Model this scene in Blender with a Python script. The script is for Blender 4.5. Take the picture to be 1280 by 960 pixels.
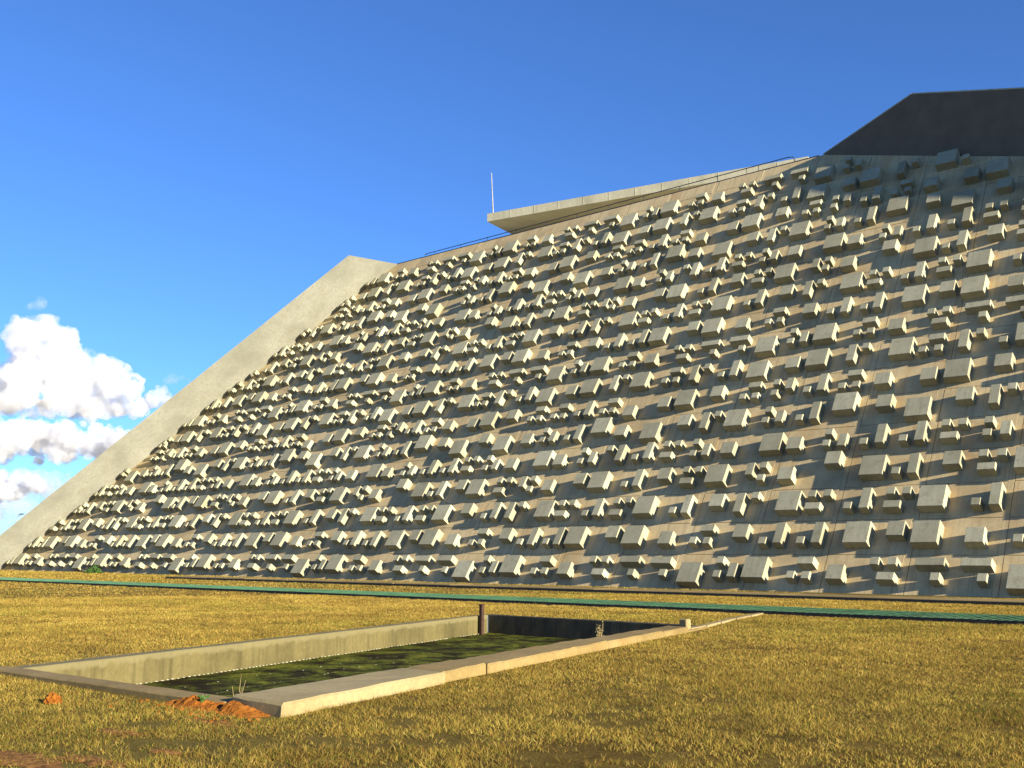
import bpy, bmesh, math, random
import numpy as np
from mathutils import Vector, Matrix, noise as mnoise

# ------------------------------------------------------------------ scene, camera, sky, sun
for o in list(bpy.data.objects):
    bpy.data.objects.remove(o)
sc = bpy.context.scene
C = bpy.context.collection
R_ = math.radians
random.seed(7)
rng = np.random.default_rng(11)

cam_d = bpy.data.cameras.new('camera')
cam = bpy.data.objects.new('camera', cam_d)
C.objects.link(cam)
FPX = 1334.05
cam_d.sensor_width = 36.0
cam_d.lens = FPX / 1280 * 36.0
cam_d.clip_end = 60000
cam.location = (0, 0, 1.6)
YAW, PITCH = R_(41.284), R_(8.859)
cam.rotation_euler = (math.pi / 2 + PITCH, 0, YAW)
sc.camera = cam

SUN = Vector((0.964, -0.058, 0.2596)).normalized()
SUN_EL = math.asin(SUN.z)
SUN_AZ = math.atan2(SUN.x, SUN.y)                       # clockwise from +Y

w = bpy.data.worlds.new('World')
sc.world = w
w.use_nodes = True
nt = w.node_tree
nt.nodes.clear()
sky = nt.nodes.new('ShaderNodeTexSky')
sky.sky_type = 'NISHITA'
sky.sun_disc = False
sky.sun_elevation = SUN_EL
sky.sun_rotation = SUN_AZ
sky.altitude = 1100
sky.air_density = 1.0
sky.dust_density = 0.5
sky.ozone_density = 6.0
bg = nt.nodes.new('ShaderNodeBackground')
bg.inputs['Strength'].default_value = 0.068
wo = nt.nodes.new('ShaderNodeOutputWorld')
tint = nt.nodes.new('ShaderNodeMix')                     # the photograph's deep, saturated blue
tint.data_type = 'RGBA'; tint.blend_type = 'MULTIPLY'
tint.inputs[0].default_value = 1.0
tint.inputs[7].default_value = (0.87, 0.98, 1.20, 1)
nt.links.new(sky.outputs[0], tint.inputs[6])
nt.links.new(tint.outputs[2], bg.inputs['Color'])
nt.links.new(bg.outputs[0], wo.inputs['Surface'])

sd = bpy.data.lights.new('sun', 'SUN')
sd.energy = 5.0
sd.angle = R_(0.55)
sd.color = (1.0, 0.91, 0.75)
sun = bpy.data.objects.new('sun', sd)
C.objects.link(sun)
sun.rotation_euler = SUN.to_track_quat('Z', 'Y').to_euler()

vs = sc.view_settings
vs.view_transform = 'Standard'
vs.look = 'None'
vs.gamma = 1.0
vs.use_curve_mapping = False
vs.exposure = 1.5
sc.render.engine = 'CYCLES'
sc.cycles.use_denoising = True
sc.cycles.max_bounces = 10
sc.cycles.diffuse_bounces = 4
sc.cycles.volume_bounces = 6
sc.cycles.caustics_reflective = False
sc.cycles.caustics_refractive = False

# pixel -> direction of the photograph (1280 x 960), used only to measure positions
_F0 = np.array([-math.sin(YAW), math.cos(YAW), 0.0])
_R = np.array([math.cos(YAW), math.sin(YAW), 0.0])
_Z = np.array([0, 0, 1.0])
_F = _F0 * math.cos(PITCH) + _Z * math.sin(PITCH)
_U = -_F0 * math.sin(PITCH) + _Z * math.cos(PITCH)
CAM = np.array([0, 0, 1.6])
def ray(x, y):
    return _F + (x - 640) / FPX * _R - (y - 480) / FPX * _U
def on_plane(x, y, p0, n):
    d = ray(x, y)
    t = ((np.array(p0, float) - CAM) @ np.array(n, float)) / (d @ np.array(n, float))
    return CAM + t * d
def on_ground(x, y, z=0.0):
    return on_plane(x, y, (0, 0, z), (0, 0, 1))

# ------------------------------------------------------------------ helpers
def tag(o, label=None, cat=None, group=None, kind=None):
    if label: o['label'] = label
    if cat: o['category'] = cat
    if group: o['group'] = group
    if kind: o['kind'] = kind
    return o
def empty(name, loc=(0, 0, 0), parent=None):
    o = bpy.data.objects.new(name, None)
    o.empty_display_size = 0.3
    C.objects.link(o)
    o.location = loc
    if parent: o.parent = parent
    return o
def link(name, me, mat=None, parent=None, loc=None):
    if mat is not None and not me.materials:
        me.materials.append(mat)
    o = bpy.data.objects.new(name, me)
    C.objects.link(o)
    if parent: o.parent = parent
    if loc is not None: o.location = loc
    return o
def mesh_py(name, verts, faces, smooth=False):
    me = bpy.data.meshes.new(name)
    me.from_pydata([tuple(map(float, v)) for v in verts], [], faces)
    me.validate()
    me.update()
    if smooth:
        for p in me.polygons: p.use_smooth = True
    return me
def bm_mesh(name, bm, smooth=False):
    me = bpy.data.meshes.new(name)
    bmesh.ops.recalc_face_normals(bm, faces=bm.faces)
    bm.to_mesh(me)
    bm.free()
    if smooth:
        for p in me.polygons: p.use_smooth = True
    return me
def bm_box(bm, x0, x1, y0, y1, z0, z1):
    vs_ = [bm.verts.new(v) for v in ((x0,y0,z0),(x1,y0,z0),(x1,y1,z0),(x0,y1,z0),(x0,y0,z1),(x1,y0,z1),(x1,y1,z1),(x0,y1,z1))]
    for f in ((3,2,1,0),(4,5,6,7),(0,1,5,4),(1,2,6,5),(2,3,7,6),(3,0,4,7)):
        bm.faces.new([vs_[i] for i in f])
    return vs_
def bm_prism(bm, poly, z0, z1):
    """poly: list of (x,y); z0/z1 scalars or per-vertex lists"""
    n = len(poly)
    a = z0 if hasattr(z0, '__len__') else [z0] * n
    b = z1 if hasattr(z1, '__len__') else [z1] * n
    lo = [bm.verts.new((p[0], p[1], a[i])) for i, p in enumerate(poly)]
    hi = [bm.verts.new((p[0], p[1], b[i])) for i, p in enumerate(poly)]
    bm.faces.new(lo[::-1]); bm.faces.new(hi)
    for i in range(n):
        j = (i + 1) % n
        bm.faces.new((lo[i], lo[j], hi[j], hi[i]))
def bm_extrude_poly(bm, pts, vec):
    vec = Vector(vec)
    a = [bm.verts.new(Vector(map(float, p))) for p in pts]
    b = [bm.verts.new(Vector(map(float, p)) + vec) for p in pts]
    n = len(pts)
    bm.faces.new(a); bm.faces.new(b[::-1])
    for i in range(n):
        j = (i + 1) % n
        bm.faces.new((a[j], a[i], b[i], b[j]))
def bm_tube(bm, pts, rad, n=8):
    rings = []
    pts = [Vector(map(float, p)) for p in pts]
    rad = rad if hasattr(rad, '__len__') else [rad] * len(pts)
    for i, p in enumerate(pts):
        d = (pts[min(i + 1, len(pts) - 1)] - pts[max(i - 1, 0)]).normalized()
        up = Vector((0, 0, 1)) if abs(d.z) < 0.9 else Vector((1, 0, 0))
        a = d.cross(up).normalized(); b = d.cross(a)
        rings.append([bm.verts.new(p + rad[i] * (math.cos(2*math.pi*k/n) * a + math.sin(2*math.pi*k/n) * b)) for k in range(n)])
    for r0, r1 in zip(rings, rings[1:]):
        for k in range(n):
            bm.faces.new((r0[k], r0[(k+1) % n], r1[(k+1) % n], r1[k]))
    bm.faces.new(rings[0][::-1]); bm.faces.new(rings[-1])

# ------------------------------------------------------------------ materials
class NT:
    def __init__(s, name, rough=0.85, spec=0.25):
        s.m = bpy.data.materials.new(name)
        s.m.use_nodes = True
        s.t = s.m.node_tree
        s.b = s.t.nodes['Principled BSDF']
        s.b.inputs['Roughness'].default_value = rough
        s.b.inputs['Specular IOR Level'].default_value = spec
    def n(s, kind, **kw):
        nd = s.t.nodes.new(kind)
        for k, v in kw.items(): setattr(nd, k, v)
        return nd
    def l(s, a, b): s.t.links.new(a, b)
    def pos(s, scale=(1, 1, 1), rot=(0, 0, 0), loc=(0, 0, 0)):
        g = s.n('ShaderNodeNewGeometry')
        m0 = s.n('ShaderNodeMapping'); m0.inputs['Location'].default_value = loc
        m0.inputs['Rotation'].default_value = rot
        m1 = s.n('ShaderNodeMapping'); m1.inputs['Scale'].default_value = scale
        s.l(g.outputs['Position'], m0.inputs['Vector']); s.l(m0.outputs[0], m1.inputs['Vector'])
        return m1.outputs[0]
    def noise(s, vec, scale, detail=5, rough=0.55, dist=0.0):
        nd = s.n('ShaderNodeTexNoise')
        nd.inputs['Scale'].default_value = scale; nd.inputs['Detail'].default_value = detail
        nd.inputs['Roughness'].default_value = rough; nd.inputs['Distortion'].default_value = dist
        s.l(vec, nd.inputs['Vector'])
        return nd.outputs['Fac']
    def ramp(s, fac, stops):
        r = s.n('ShaderNodeValToRGB')
        while len(r.color_ramp.elements) < len(stops): r.color_ramp.elements.new(0.5)
        for e, (p, c) in zip(r.color_ramp.elements, stops):
            e.position = p
            e.color = (*c, 1) if hasattr(c, '__len__') else (c, c, c, 1)
        s.l(fac, r.inputs[0])
        return r.outputs[0]
    def mix(s, fac, a, b, mode='MIX'):
        nd = s.n('ShaderNodeMix', data_type='RGBA', blend_type=mode)
        if hasattr(fac, 'links') or hasattr(fac, 'is_linked'): s.l(fac, nd.inputs[0])
        else: nd.inputs[0].default_value = fac
        for v, i in ((a, 6), (b, 7)):
            if hasattr(v, 'is_linked'): s.l(v, nd.inputs[i])
            else: nd.inputs[i].default_value = (*v, 1) if hasattr(v, '__len__') else (v, v, v, 1)
        return nd.outputs[2]
    def bump(s, h, dist=0.01, strength=0.6):
        nd = s.n('ShaderNodeBump')
        nd.inputs['Distance'].default_value = dist; nd.inputs['Strength'].default_value = strength
        s.l(h, nd.inputs['Height']); s.l(nd.outputs[0], s.b.inputs['Normal'])
    def col(s, c):
        if hasattr(c, 'is_linked'): s.l(c, s.b.inputs['Base Color'])
        else: s.b.inputs['Base Color'].default_value = (*c, 1)

TH = R_(55.46)
WALL_ROT = (-TH, 0, 0)
DIST = 39.08

def concrete(name, base, dark, light, stain=None, streak=True, wallframe=False, fine=18, rough=0.9, island=False):
    m = NT(name, rough)
    rot = WALL_ROT if wallframe else (0, 0, 0)
    P = m.pos(rot=rot)
    big = m.noise(P, 0.45, 6, 0.6)
    c = m.ramp(big, [(0.30, dark), (0.52, base), (0.75, light)])
    fin = m.noise(P, fine, 6, 0.7)
    c = m.mix(0.55, c, m.ramp(fin, [(0.3, 0.62), (0.7, 1.15)]), 'MULTIPLY')
    if streak:
        S = m.pos(scale=(5.0, 0.25, 0.25) if wallframe else (5.0, 5.0, 0.22), rot=rot)
        st = m.noise(S, 1.0, 5, 0.65)
        c = m.mix(m.ramp(st, [(0.50, 0.0), (0.68, 0.85)]), c, dark)
    if stain is not None:
        S2 = m.pos(scale=(1.5, 0.12, 0.3) if wallframe else (1.6, 1.6, 0.2), rot=rot, loc=(3.1, 1.7, 0))
        s2 = m.noise(S2, 1.0, 4, 0.6, 0.4)
        c = m.mix(m.ramp(s2, [(0.55, 0.0), (0.75, 0.7)]), c, stain)
    if island:
        g = m.n('ShaderNodeNewGeometry')
        c = m.mix(1.0, c, m.ramp(g.outputs['Random Per Island'], [(0.0, 0.84), (1.0, 1.12)]), 'MULTIPLY')
        oi = m.n('ShaderNodeObjectInfo')
        c = m.mix(1.0, c, m.ramp(oi.outputs['Random'], [(0.0, 0.84), (1.0, 1.12)]), 'MULTIPLY')
        P3 = m.pos(rot=rot, loc=(1.3, 4.1, 0))
        c = m.mix(m.ramp(m.noise(P3, 3.5, 7, 0.7), [(0.52, 0.0), (0.70, 0.55)]), c, (0.17, 0.145, 0.085))
    m.col(c)
    m.bump(m.mix(0.4, fin, big), 0.012, 0.5)
    return m.m

M_panel = concrete('wall_panel_concrete', (0.565, 0.43, 0.215), (0.37, 0.275, 0.135), (0.64, 0.505, 0.265), (0.46, 0.27, 0.10), wallframe=True)
M_block = concrete('block_concrete', (0.36, 0.335, 0.21), (0.28, 0.258, 0.155), (0.41, 0.385, 0.245), None, wallframe=True, streak=True, island=True)
M_back = concrete('joint_concrete', (0.22, 0.15, 0.09), (0.15, 0.10, 0.065), (0.28, 0.19, 0.11), None, wallframe=True)
M_fin = concrete('raw_concrete_slab', (0.345, 0.34, 0.265), (0.265, 0.26, 0.20), (0.40, 0.395, 0.315), (0.28, 0.26, 0.175), fine=9)
M_roof = concrete('roof_concrete', (0.47, 0.44, 0.30), (0.35, 0.33, 0.22), (0.53, 0.49, 0.34), None, fine=9)
M_deck = concrete('roof_deck', (0.60, 0.54, 0.38), (0.48, 0.43, 0.30), (0.66, 0.60, 0.44), None, fine=9, streak=False)
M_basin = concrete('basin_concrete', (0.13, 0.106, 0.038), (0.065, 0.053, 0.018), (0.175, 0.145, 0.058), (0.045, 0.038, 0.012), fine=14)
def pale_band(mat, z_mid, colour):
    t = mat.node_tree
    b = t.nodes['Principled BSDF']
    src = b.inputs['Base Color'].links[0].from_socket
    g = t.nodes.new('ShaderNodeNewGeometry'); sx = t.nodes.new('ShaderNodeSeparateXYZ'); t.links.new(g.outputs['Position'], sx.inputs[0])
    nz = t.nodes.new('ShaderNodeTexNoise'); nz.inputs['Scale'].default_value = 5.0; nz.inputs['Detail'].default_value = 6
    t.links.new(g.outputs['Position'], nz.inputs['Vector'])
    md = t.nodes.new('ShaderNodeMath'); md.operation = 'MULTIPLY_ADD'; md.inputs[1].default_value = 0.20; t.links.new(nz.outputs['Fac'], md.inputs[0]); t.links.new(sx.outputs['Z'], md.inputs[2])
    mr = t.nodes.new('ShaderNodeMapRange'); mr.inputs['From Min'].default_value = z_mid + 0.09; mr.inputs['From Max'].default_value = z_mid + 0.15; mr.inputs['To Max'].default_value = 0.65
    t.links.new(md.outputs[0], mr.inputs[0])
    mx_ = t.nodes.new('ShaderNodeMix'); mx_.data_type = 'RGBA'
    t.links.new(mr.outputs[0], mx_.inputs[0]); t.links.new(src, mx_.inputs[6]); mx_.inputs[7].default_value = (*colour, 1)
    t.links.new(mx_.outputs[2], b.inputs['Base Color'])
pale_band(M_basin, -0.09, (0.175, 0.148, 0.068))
M_black = concrete('near_black_concrete', (0.045, 0.042, 0.026), (0.025, 0.024, 0.016), (0.075, 0.068, 0.045), None, fine=14)  # end wall only: far darker than the other basin concrete
M_kerb = concrete('kerb_concrete', (0.25, 0.175, 0.062), (0.15, 0.104, 0.034), (0.31, 0.23, 0.095), (0.25, 0.125, 0.035), fine=16, streak=False)
M_kerbnew = concrete('pale_kerb_concrete', (0.29, 0.225, 0.10), (0.19, 0.145, 0.06), (0.35, 0.28, 0.14), None, fine=16, streak=False)
M_dusty = concrete('dusty_concrete', (0.25, 0.175, 0.06), (0.18, 0.125, 0.04), (0.30, 0.215, 0.085), None, fine=12, streak=False)

def plain(name, c, rough=0.6, spec=0.3, metal=0.0, var=0.25, scale=6.0):
    m = NT(name, rough, spec)
    m.b.inputs['Metallic'].default_value = metal
    f = m.noise(m.pos(), scale, 5, 0.6)
    m.col(m.mix(1.0, m.ramp(f, [(0.3, 1 - var), (0.7, 1 + var)]), c, 'MULTIPLY'))
    return m.m
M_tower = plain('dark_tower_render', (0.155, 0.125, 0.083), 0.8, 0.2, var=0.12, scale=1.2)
M_rail = plain('dark_steel', (0.03, 0.035, 0.05), 0.5)
M_mast = plain('pale_galvanised_steel', (0.24, 0.235, 0.22), 0.5, 0.3)
M_green = plain('green_painted_metal', (0.055, 0.152, 0.066), 0.6, 0.3, var=0.4, scale=2.2)
M_trench = plain('dark_trench_edge', (0.03, 0.03, 0.026), 0.9)
M_rust = plain('rusty_post', (0.045, 0.022, 0.012), 0.85, var=0.4, scale=20)
M_lamp = plain('lamp_grey_blue', (0.10, 0.16, 0.22), 0.5)
M_soil = NT('orange_soil', 0.95, 0.1)
_f = M_soil.noise(M_soil.pos(), 6.0, 8, 0.7)
M_soil.col(M_soil.ramp(_f, [(0.3, (0.12, 0.04, 0.008)), (0.5, (0.31, 0.105, 0.013)), (0.75, (0.38, 0.155, 0.028))]))
M_soil.bump(M_soil.noise(M_soil.pos(), 22.0, 8, 0.7), 0.05, 0.9)
M_soil = M_soil.m
M_fleck = plain('pale_fleck', (0.42, 0.39, 0.26), 0.8)

# algae water
mw = NT('algae_water', 0.8, 0.06)
P = mw.pos()
alg = mw.noise(P, 1.3, 8, 0.72, 0.5)
c1 = mw.ramp(alg, [(0.34, (0.008, 0.006, 0.003)), (0.46, (0.026, 0.022, 0.005)), (0.53, (0.065, 0.075, 0.008)), (0.66, (0.16, 0.15, 0.018))])
mw.col(mw.mix(0.6, c1, mw.ramp(mw.noise(P, 16, 6, 0.75), [(0.35, 0.15), (0.65, 1.9)]), 'MULTIPLY'))
mw.bump(mw.noise(P, 9, 6, 0.7), 0.05, 0.7)
M_water = mw.m

# ground: dry turf with earth showing through
mg = NT('dry_turf', 0.97, 0.05)
P = mg.pos()
g1 = mg.noise(P, 0.10, 6, 0.6)
g2 = mg.noise(P, 1.3, 7, 0.7)
g3 = mg.noise(P, 24.0, 6, 0.75)
c = mg.ramp(g2, [(0.30, (0.075, 0.045, 0.012)), (0.50, (0.135, 0.088, 0.02)), (0.70, (0.20, 0.14, 0.032))])
c = mg.mix(mg.ramp(g1, [(0.45, 0.0), (0.68, 0.45)]), c, (0.19, 0.17, 0.04))
c = mg.mix(0.75, c, mg.ramp(g3, [(0.25, 0.35), (0.72, 1.45)]), 'MULTIPLY')
mg.col(c)
mg.bump(mg.mix(0.3, g3, g2), 0.08, 0.9)
M_ground = mg.m

# grass blades: per-blade colour attribute
mb = NT('dry_grass_blades', 0.9, 0.1)
at = mb.n('ShaderNodeAttribute', attribute_name='tint')
mb.col(at.outputs['Color'])
tr = mb.n('ShaderNodeBsdfTranslucent')
mb.l(at.outputs['Color'], tr.inputs['Color'])
mx = mb.n('ShaderNodeMixShader'); mx.inputs[0].default_value = 0.3
out = mb.t.nodes['Material Output']
mb.l(mb.b.outputs[0], mx.inputs[1]); mb.l(tr.outputs[0], mx.inputs[2]); mb.l(mx.outputs[0], out.inputs['Surface'])
M_blade = mb.m

# ------------------------------------------------------------------ ground with the basin's opening
OL = [(-14.98, 6.34), (-8.80, 6.60), (-11.90, 19.70), (-12.30, 20.08), (-18.62, 20.08)]   # hole outline (ccw)
BIG = 9000.0
def ground_mesh():
    bm = bmesh.new()
    hole = [bm.verts.new((x, y, 0)) for x, y in OL]
    outer = [bm.verts.new(p) for p in ((-BIG, -BIG, 0), (BIG, -BIG, 0), (BIG, BIG, 0), (-BIG, BIG, 0))]
    h0, h1, h2, h3, h4 = hole
    o0, o1, o2, o3 = outer
    bm.faces.new((o0, o1, h1, h0)); bm.faces.new((o1, o2, h2, h1)); bm.faces.new((o2, h3, h2))
    bm.faces.new((o2, o3, h4, h3)); bm.faces.new((o3, o0, h0, h4))
    return bm_mesh('ground', bm)
ground = link('ground', ground_mesh(), M_ground)
tag(ground, 'flat dry golden turf around the concrete building', 'ground', kind='structure')

# ------------------------------------------------------------------ the building
U = 0.3288
U0, V0, PR = -24.891, 0.03, 0.445
RIDGE = 29.10
CY, SY = math.cos(TH), math.sin(TH)
def w3(u, v, n=0.0):
    return np.array([u, DIST + v * CY - n * SY, v * SY + n * CY])
JB_U, JT_U = -90.1, -60.85                               # foot and top of the junction with the side slab
def junction_u(v): return JB_U + (JT_U - JB_U) * v / RIDGE
TL_U, TL_K = -25.06, -0.394                              # line where the dark tower meets the slope
def tower_v(u): return RIDGE + TL_K * (u - TL_U) if u > TL_U else 99.0
U_RIGHT = 9.0

bld = empty('theatre_building', (0, DIST, 0))
tag(bld, 'sloping concrete building studded with rectangular blocks, dark tower at its top', 'building')
# backing slope
bm = bmesh.new()
bm_prism(bm, [(JB_U - 0.3, -0.4), (U_RIGHT + 16, -0.4), (U_RIGHT + 16, RIDGE - 0.02), (JT_U - 0.3, RIDGE - 0.02)], -0.9, -0.035)
slope = link('inclined_wall', bm_mesh('inclined_wall', bm), M_back, bld)
slope.rotation_euler = (TH, 0, 0)

def clip_left(poly):
    """keep the side right of the junction line"""
    res = []
    ins = lambda p: p[0] - junction_u(p[1]) - 0.02
    for i in range(len(poly)):
        a, b = poly[i], poly[(i + 1) % len(poly)]
        da, db = ins(a), ins(b)
        if da >= 0: res.append(a)
        if da * db < 0:
            t = da / (da - db); res.append((a[0] + t * (b[0] - a[0]), a[1] + t * (b[1] - a[1])))
    return res
cam_l = np.array([0, 0, 1.6])
def screen_size(u, v, area):
    P = w3(u, v) - cam_l
    d = np.linalg.norm(P)
    inside = abs((P @ _R) / (P @ _F)) < 0.50 and abs((P @ _U) / (P @ _F)) < 0.38
    return (area / d ** 2) * (1.0 if inside else 1e-4)

GAP = 0.02
rows_v = [-0.3] + [V0 + (5 * k + 0.2) * U for k in range(1, 18)] + [RIDGE]
cells = []
k0 = int(math.floor((JB_U - U0) / U / 10)) - 1
for k in range(k0, 12):
    ua = U0 + (10 * k + 8.9) * U
    ub = U0 + (10 * k + 18.2) * U
    if ua > U_RIGHT + 14: continue
    for r in range(len(rows_v) - 1):
        va, vb = rows_v[r] + GAP / 2, rows_v[r + 1] - GAP / 2
        poly = [(ua + GAP / 2, va), (ub - GAP / 2, va), (ub - GAP / 2, vb), (ua + GAP / 2, vb)]
        full = poly
        cp = clip_left(poly)
        if len(cp) < 3: continue
        if (va > tower_v(ua) and va > tower_v(ub)): continue
        um = sum(p[0] for p in cp) / len(cp); vm = sum(p[1] for p in cp) / len(cp)
        cells.append((screen_size(um, vm, 1), cp, cp == full, um, vm))
cells.sort(key=lambda c_: -c_[0])
def panel_geo(poly, um, vm, bm, off):
    lo = [bm.verts.new((p[0] - um * off, p[1] - vm * off, -0.035)) for p in poly]
    cx = sum(p[0] for p in poly) / len(poly); cy = sum(p[1] for p in poly) / len(poly)
    mid = [bm.verts.new((p[0] - um * off, p[1] - vm * off, -0.006)) for p in poly]
    hi = [bm.verts.new((p[0] - um * off - math.copysign(0.008, p[0] - cx), p[1] - vm * off - math.copysign(0.008, p[1] - cy), 0)) for p in poly]
    n = len(poly)
    bm.faces.new(hi)
    for i in range(n):
        j = (i + 1) % n
        bm.faces.new((lo[i], lo[j], mid[j], mid[i])); bm.faces.new((mid[i], mid[j], hi[j], hi[i]))
shared = {}
for i, (s_, poly, full, um, vm) in enumerate(cells[:300]):
    key = round(poly[2][1] - poly[0][1], 3) if full else None
    if key in shared and full: me = shared[key]
    else:
        bm = bmesh.new(); panel_geo(poly, um, vm, bm, 1); me = bm_mesh('panel', bm)
        if full: shared[key] = me
    o = link('panel', me, M_panel, slope, (um, vm, random.uniform(-0.004, 0.004)))
bm = bmesh.new()
for (s_, poly, full, um, vm) in cells[300:]:
    panel_geo(poly, um, vm, bm, 0)
tag(link('panels_far_off', bm_mesh('panels_far_off', bm), M_panel, slope), kind='stuff')
# narrow joint strips between panel columns
for k in range(k0, 12):
    ua, ub = U0 + (10 * k + 8.2) * U - GAP / 2 + 0.008, U0 + (10 * k + 8.9) * U - GAP / 2
    if ua > U_RIGHT + 14: continue
    cp = clip_left([(ua, -0.3), (ub, -0.3), (ub, RIDGE - 0.02), (ua, RIDGE - 0.02)])
    if len(cp) < 3: continue
    bm = bmesh.new(); bm_prism(bm, cp, -0.035, -0.003)
    link('joint_strip', bm_mesh('joint_strip', bm), M_panel, slope)

# blocks: an eight by eight module pattern of seven block sizes
SZ = dict(s=(1, 1), M=(2, 2), L=(3, 3), T=(1.15, 3), D=(1.1, 2), W=(2, 1), X=(3.2, 1))
PAT = [
 "L0,0 s5,1 s5,3 D7,1 L9,1 s15,1 W16,3 s17,1 M20,1 s25,3 s27,3 W26,1 X30,3 s32,1 X35,3 s37,1",
 "s0,1 s2,1 W1,3 M6,2 s10,1 T12,1 s15,1 T17,1 L21,1 M26,2 L29,1 M35,1",
 "M1,2 T5,1 s7,3 L11,1 s15,3 s17,3 W15,1 s20,1 T22,1 s25,3 s27,3 W25,1 L29,1 s35,1 T37,1",
 "L39,1 D5,2 s7,3 s7,1 M10,1 M16,3 L21,1 s25,1 T27,1 M31,2 s35,3 s37,3 W35,1",
 "M0,1 L6,1 M10,1 s15,1 s15,3 D17,1 s20,1 T22,1 s25,1 T27,1 s30,3 s32,3 W30,1 s35,1 s35,3 D37,1",
 "T35,1 s37,3 L39,1 s5,1 s5,3 D7,1 s10,1 T12,1 L15,2 M21,2 L25,0 M31,2",
 "s0,1 s2,1 W1,3 s5,1 s5,3 D7,2 s10,1 T12,1 s15,1 s17,1 W16,3 M20,1 M26,1 L29,1 M35,2",
 "L0,0 M6,1 L9,1 T15,1 s17,3 L21,1 s25,1 s27,1 W26,3 T30,1 s32,3 s35,1 T37,1"]
def variant(changes):
    res = list(PAT)
    for r_, a_, b_ in changes:
        assert a_ in res[r_]
        res[r_] = res[r_].replace(a_, b_)
    return res
# the pattern repeats along the wall with small changes
PAT1 = variant([(1, "L21,1", "L19,1"), (2, "M1,2", "s0,1 T2,1"), (3, "M16,3", "M16,2"), (3, "L21,1", "L19,1 W0,1 s0,3 s2,3"), (4, "s20,1", "s20,3"),
                (5, "M21,2", "M20,1 M1,1"), (6, "s5,1 s5,3 D7,2", "s5,1 s7,1 W6,3"), (6, "M20,1", "M20,0"), (7, "L21,1", "L19,1")])
PAT2 = variant([(2, "s35,1 T37,1", "M35,2"), (3, "L39,1 ", ""), (3, "s35,3 s37,3 W35,1", "L34,1"), (5, "T35,1 s37,3 L39,1", "L35,0"), (0, "W16,3", "W15,3")])
parse = lambda pat: [[(t[0], *map(int, t[1:].split(','))) for t in row.split()] for row in pat]
PAT, PAT1, PAT2 = parse(PAT), parse(PAT1), parse(PAT2)
def pattern(r_, rep):
    return {0: PAT, -1: PAT1, -2: PAT2}.get(rep, [PAT1, PAT, PAT2][(rep + r_ * 2) % 3])[r_ % 8]
blocks = []
for r in range(17):
    for rep in range(-6, 4):
        for t, i, j in pattern(r, rep):
            bw, bh = SZ[t]
            jit = 0.0
            ua = U0 + (i + 40 * rep) * U + random.gauss(0, 0.012)
            va = V0 + (5 * r + j) * U + random.gauss(0, 0.012)
            if t == 'L' and j == 0 and r == 0: va += 0.03
            ub, vb = ua + bw * U, va + bh * U
            if ub > U_RIGHT: continue
            if ua < junction_u(vb) + 0.08:
                # beside the slab only small blocks fit
                for a_ in range(int(bw)):
                    for b_ in range(int(bh)):
                        u1, v1 = U0 + (i + a_ + 40 * rep) * U, V0 + (5 * r + j + b_) * U
                        if (a_ + b_) % 2 == 0 and u1 > junction_u(v1 + U) + 0.05 and v1 + U < RIDGE - 0.3:
                            blocks.append((screen_size(u1, v1, 1), 's', u1 + U / 2, v1 + U / 2))
                continue
            if (va + vb) / 2 > min(tower_v(ua), tower_v(ub)): continue
            if vb > min(tower_v(ua), tower_v(ub)) - 0.1 and (t != 'L' or ua < -19): continue
            if vb > RIDGE - 0.3: continue
            blocks.append((screen_size((ua + ub) / 2, (va + vb) / 2, bw * bh), t, (ua + ub) / 2, (va + vb) / 2))
blocks.sort(key=lambda b: -b[0])
def block_geo(bm, t, cu=0.0, cv=0.0, pr=PR, rot=0.0, chip=0.012):
    bw, bh = SZ[t]
    a, b = bw * U / 2, bh * U / 2
    c = chip
    def ring(x, y, z):
        res = []
        for sx, sy in ((-1, -1), (1, -1), (1, 1), (-1, 1)):
            X, Y = sx * x, sy * y
            res.append(bm.verts.new((cu + X * math.cos(rot) - Y * math.sin(rot), cv + X * math.sin(rot) + Y * math.cos(rot), z)))
        return res
    r0, r1, r2 = ring(a, b, -0.01), ring(a, b, pr - c), ring(a - c, b - c, pr)
    bm.faces.new(r2)
    for A, B in ((r0, r1), (r1, r2)):
        for i in range(4):
            j = (i + 1) % 4
            bm.faces.new((A[i], A[j], B[j], B[i]))
bmeshes = {}
for t in SZ:
    bm = bmesh.new(); block_geo(bm, t); bmeshes[t] = bm_mesh('block_' + t, bm)
for s_, t, cu, cv in blocks[:300]:
    o = link('block', bmeshes[t], M_block, slope, (cu, cv, 0))
    o.rotation_euler.z = random.gauss(0, 0.006)
    o.scale.z = 1 + random.gauss(0, 0.02)
bm = bmesh.new()
for s_, t, cu, cv in blocks[300:]:
    block_geo(bm, t, cu, cv, PR * (1 + random.gauss(0, 0.02)), random.gauss(0, 0.006))
tag(link('blocks_far_off', bm_mesh('blocks_far_off', bm), M_block, slope), kind='stuff')

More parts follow.
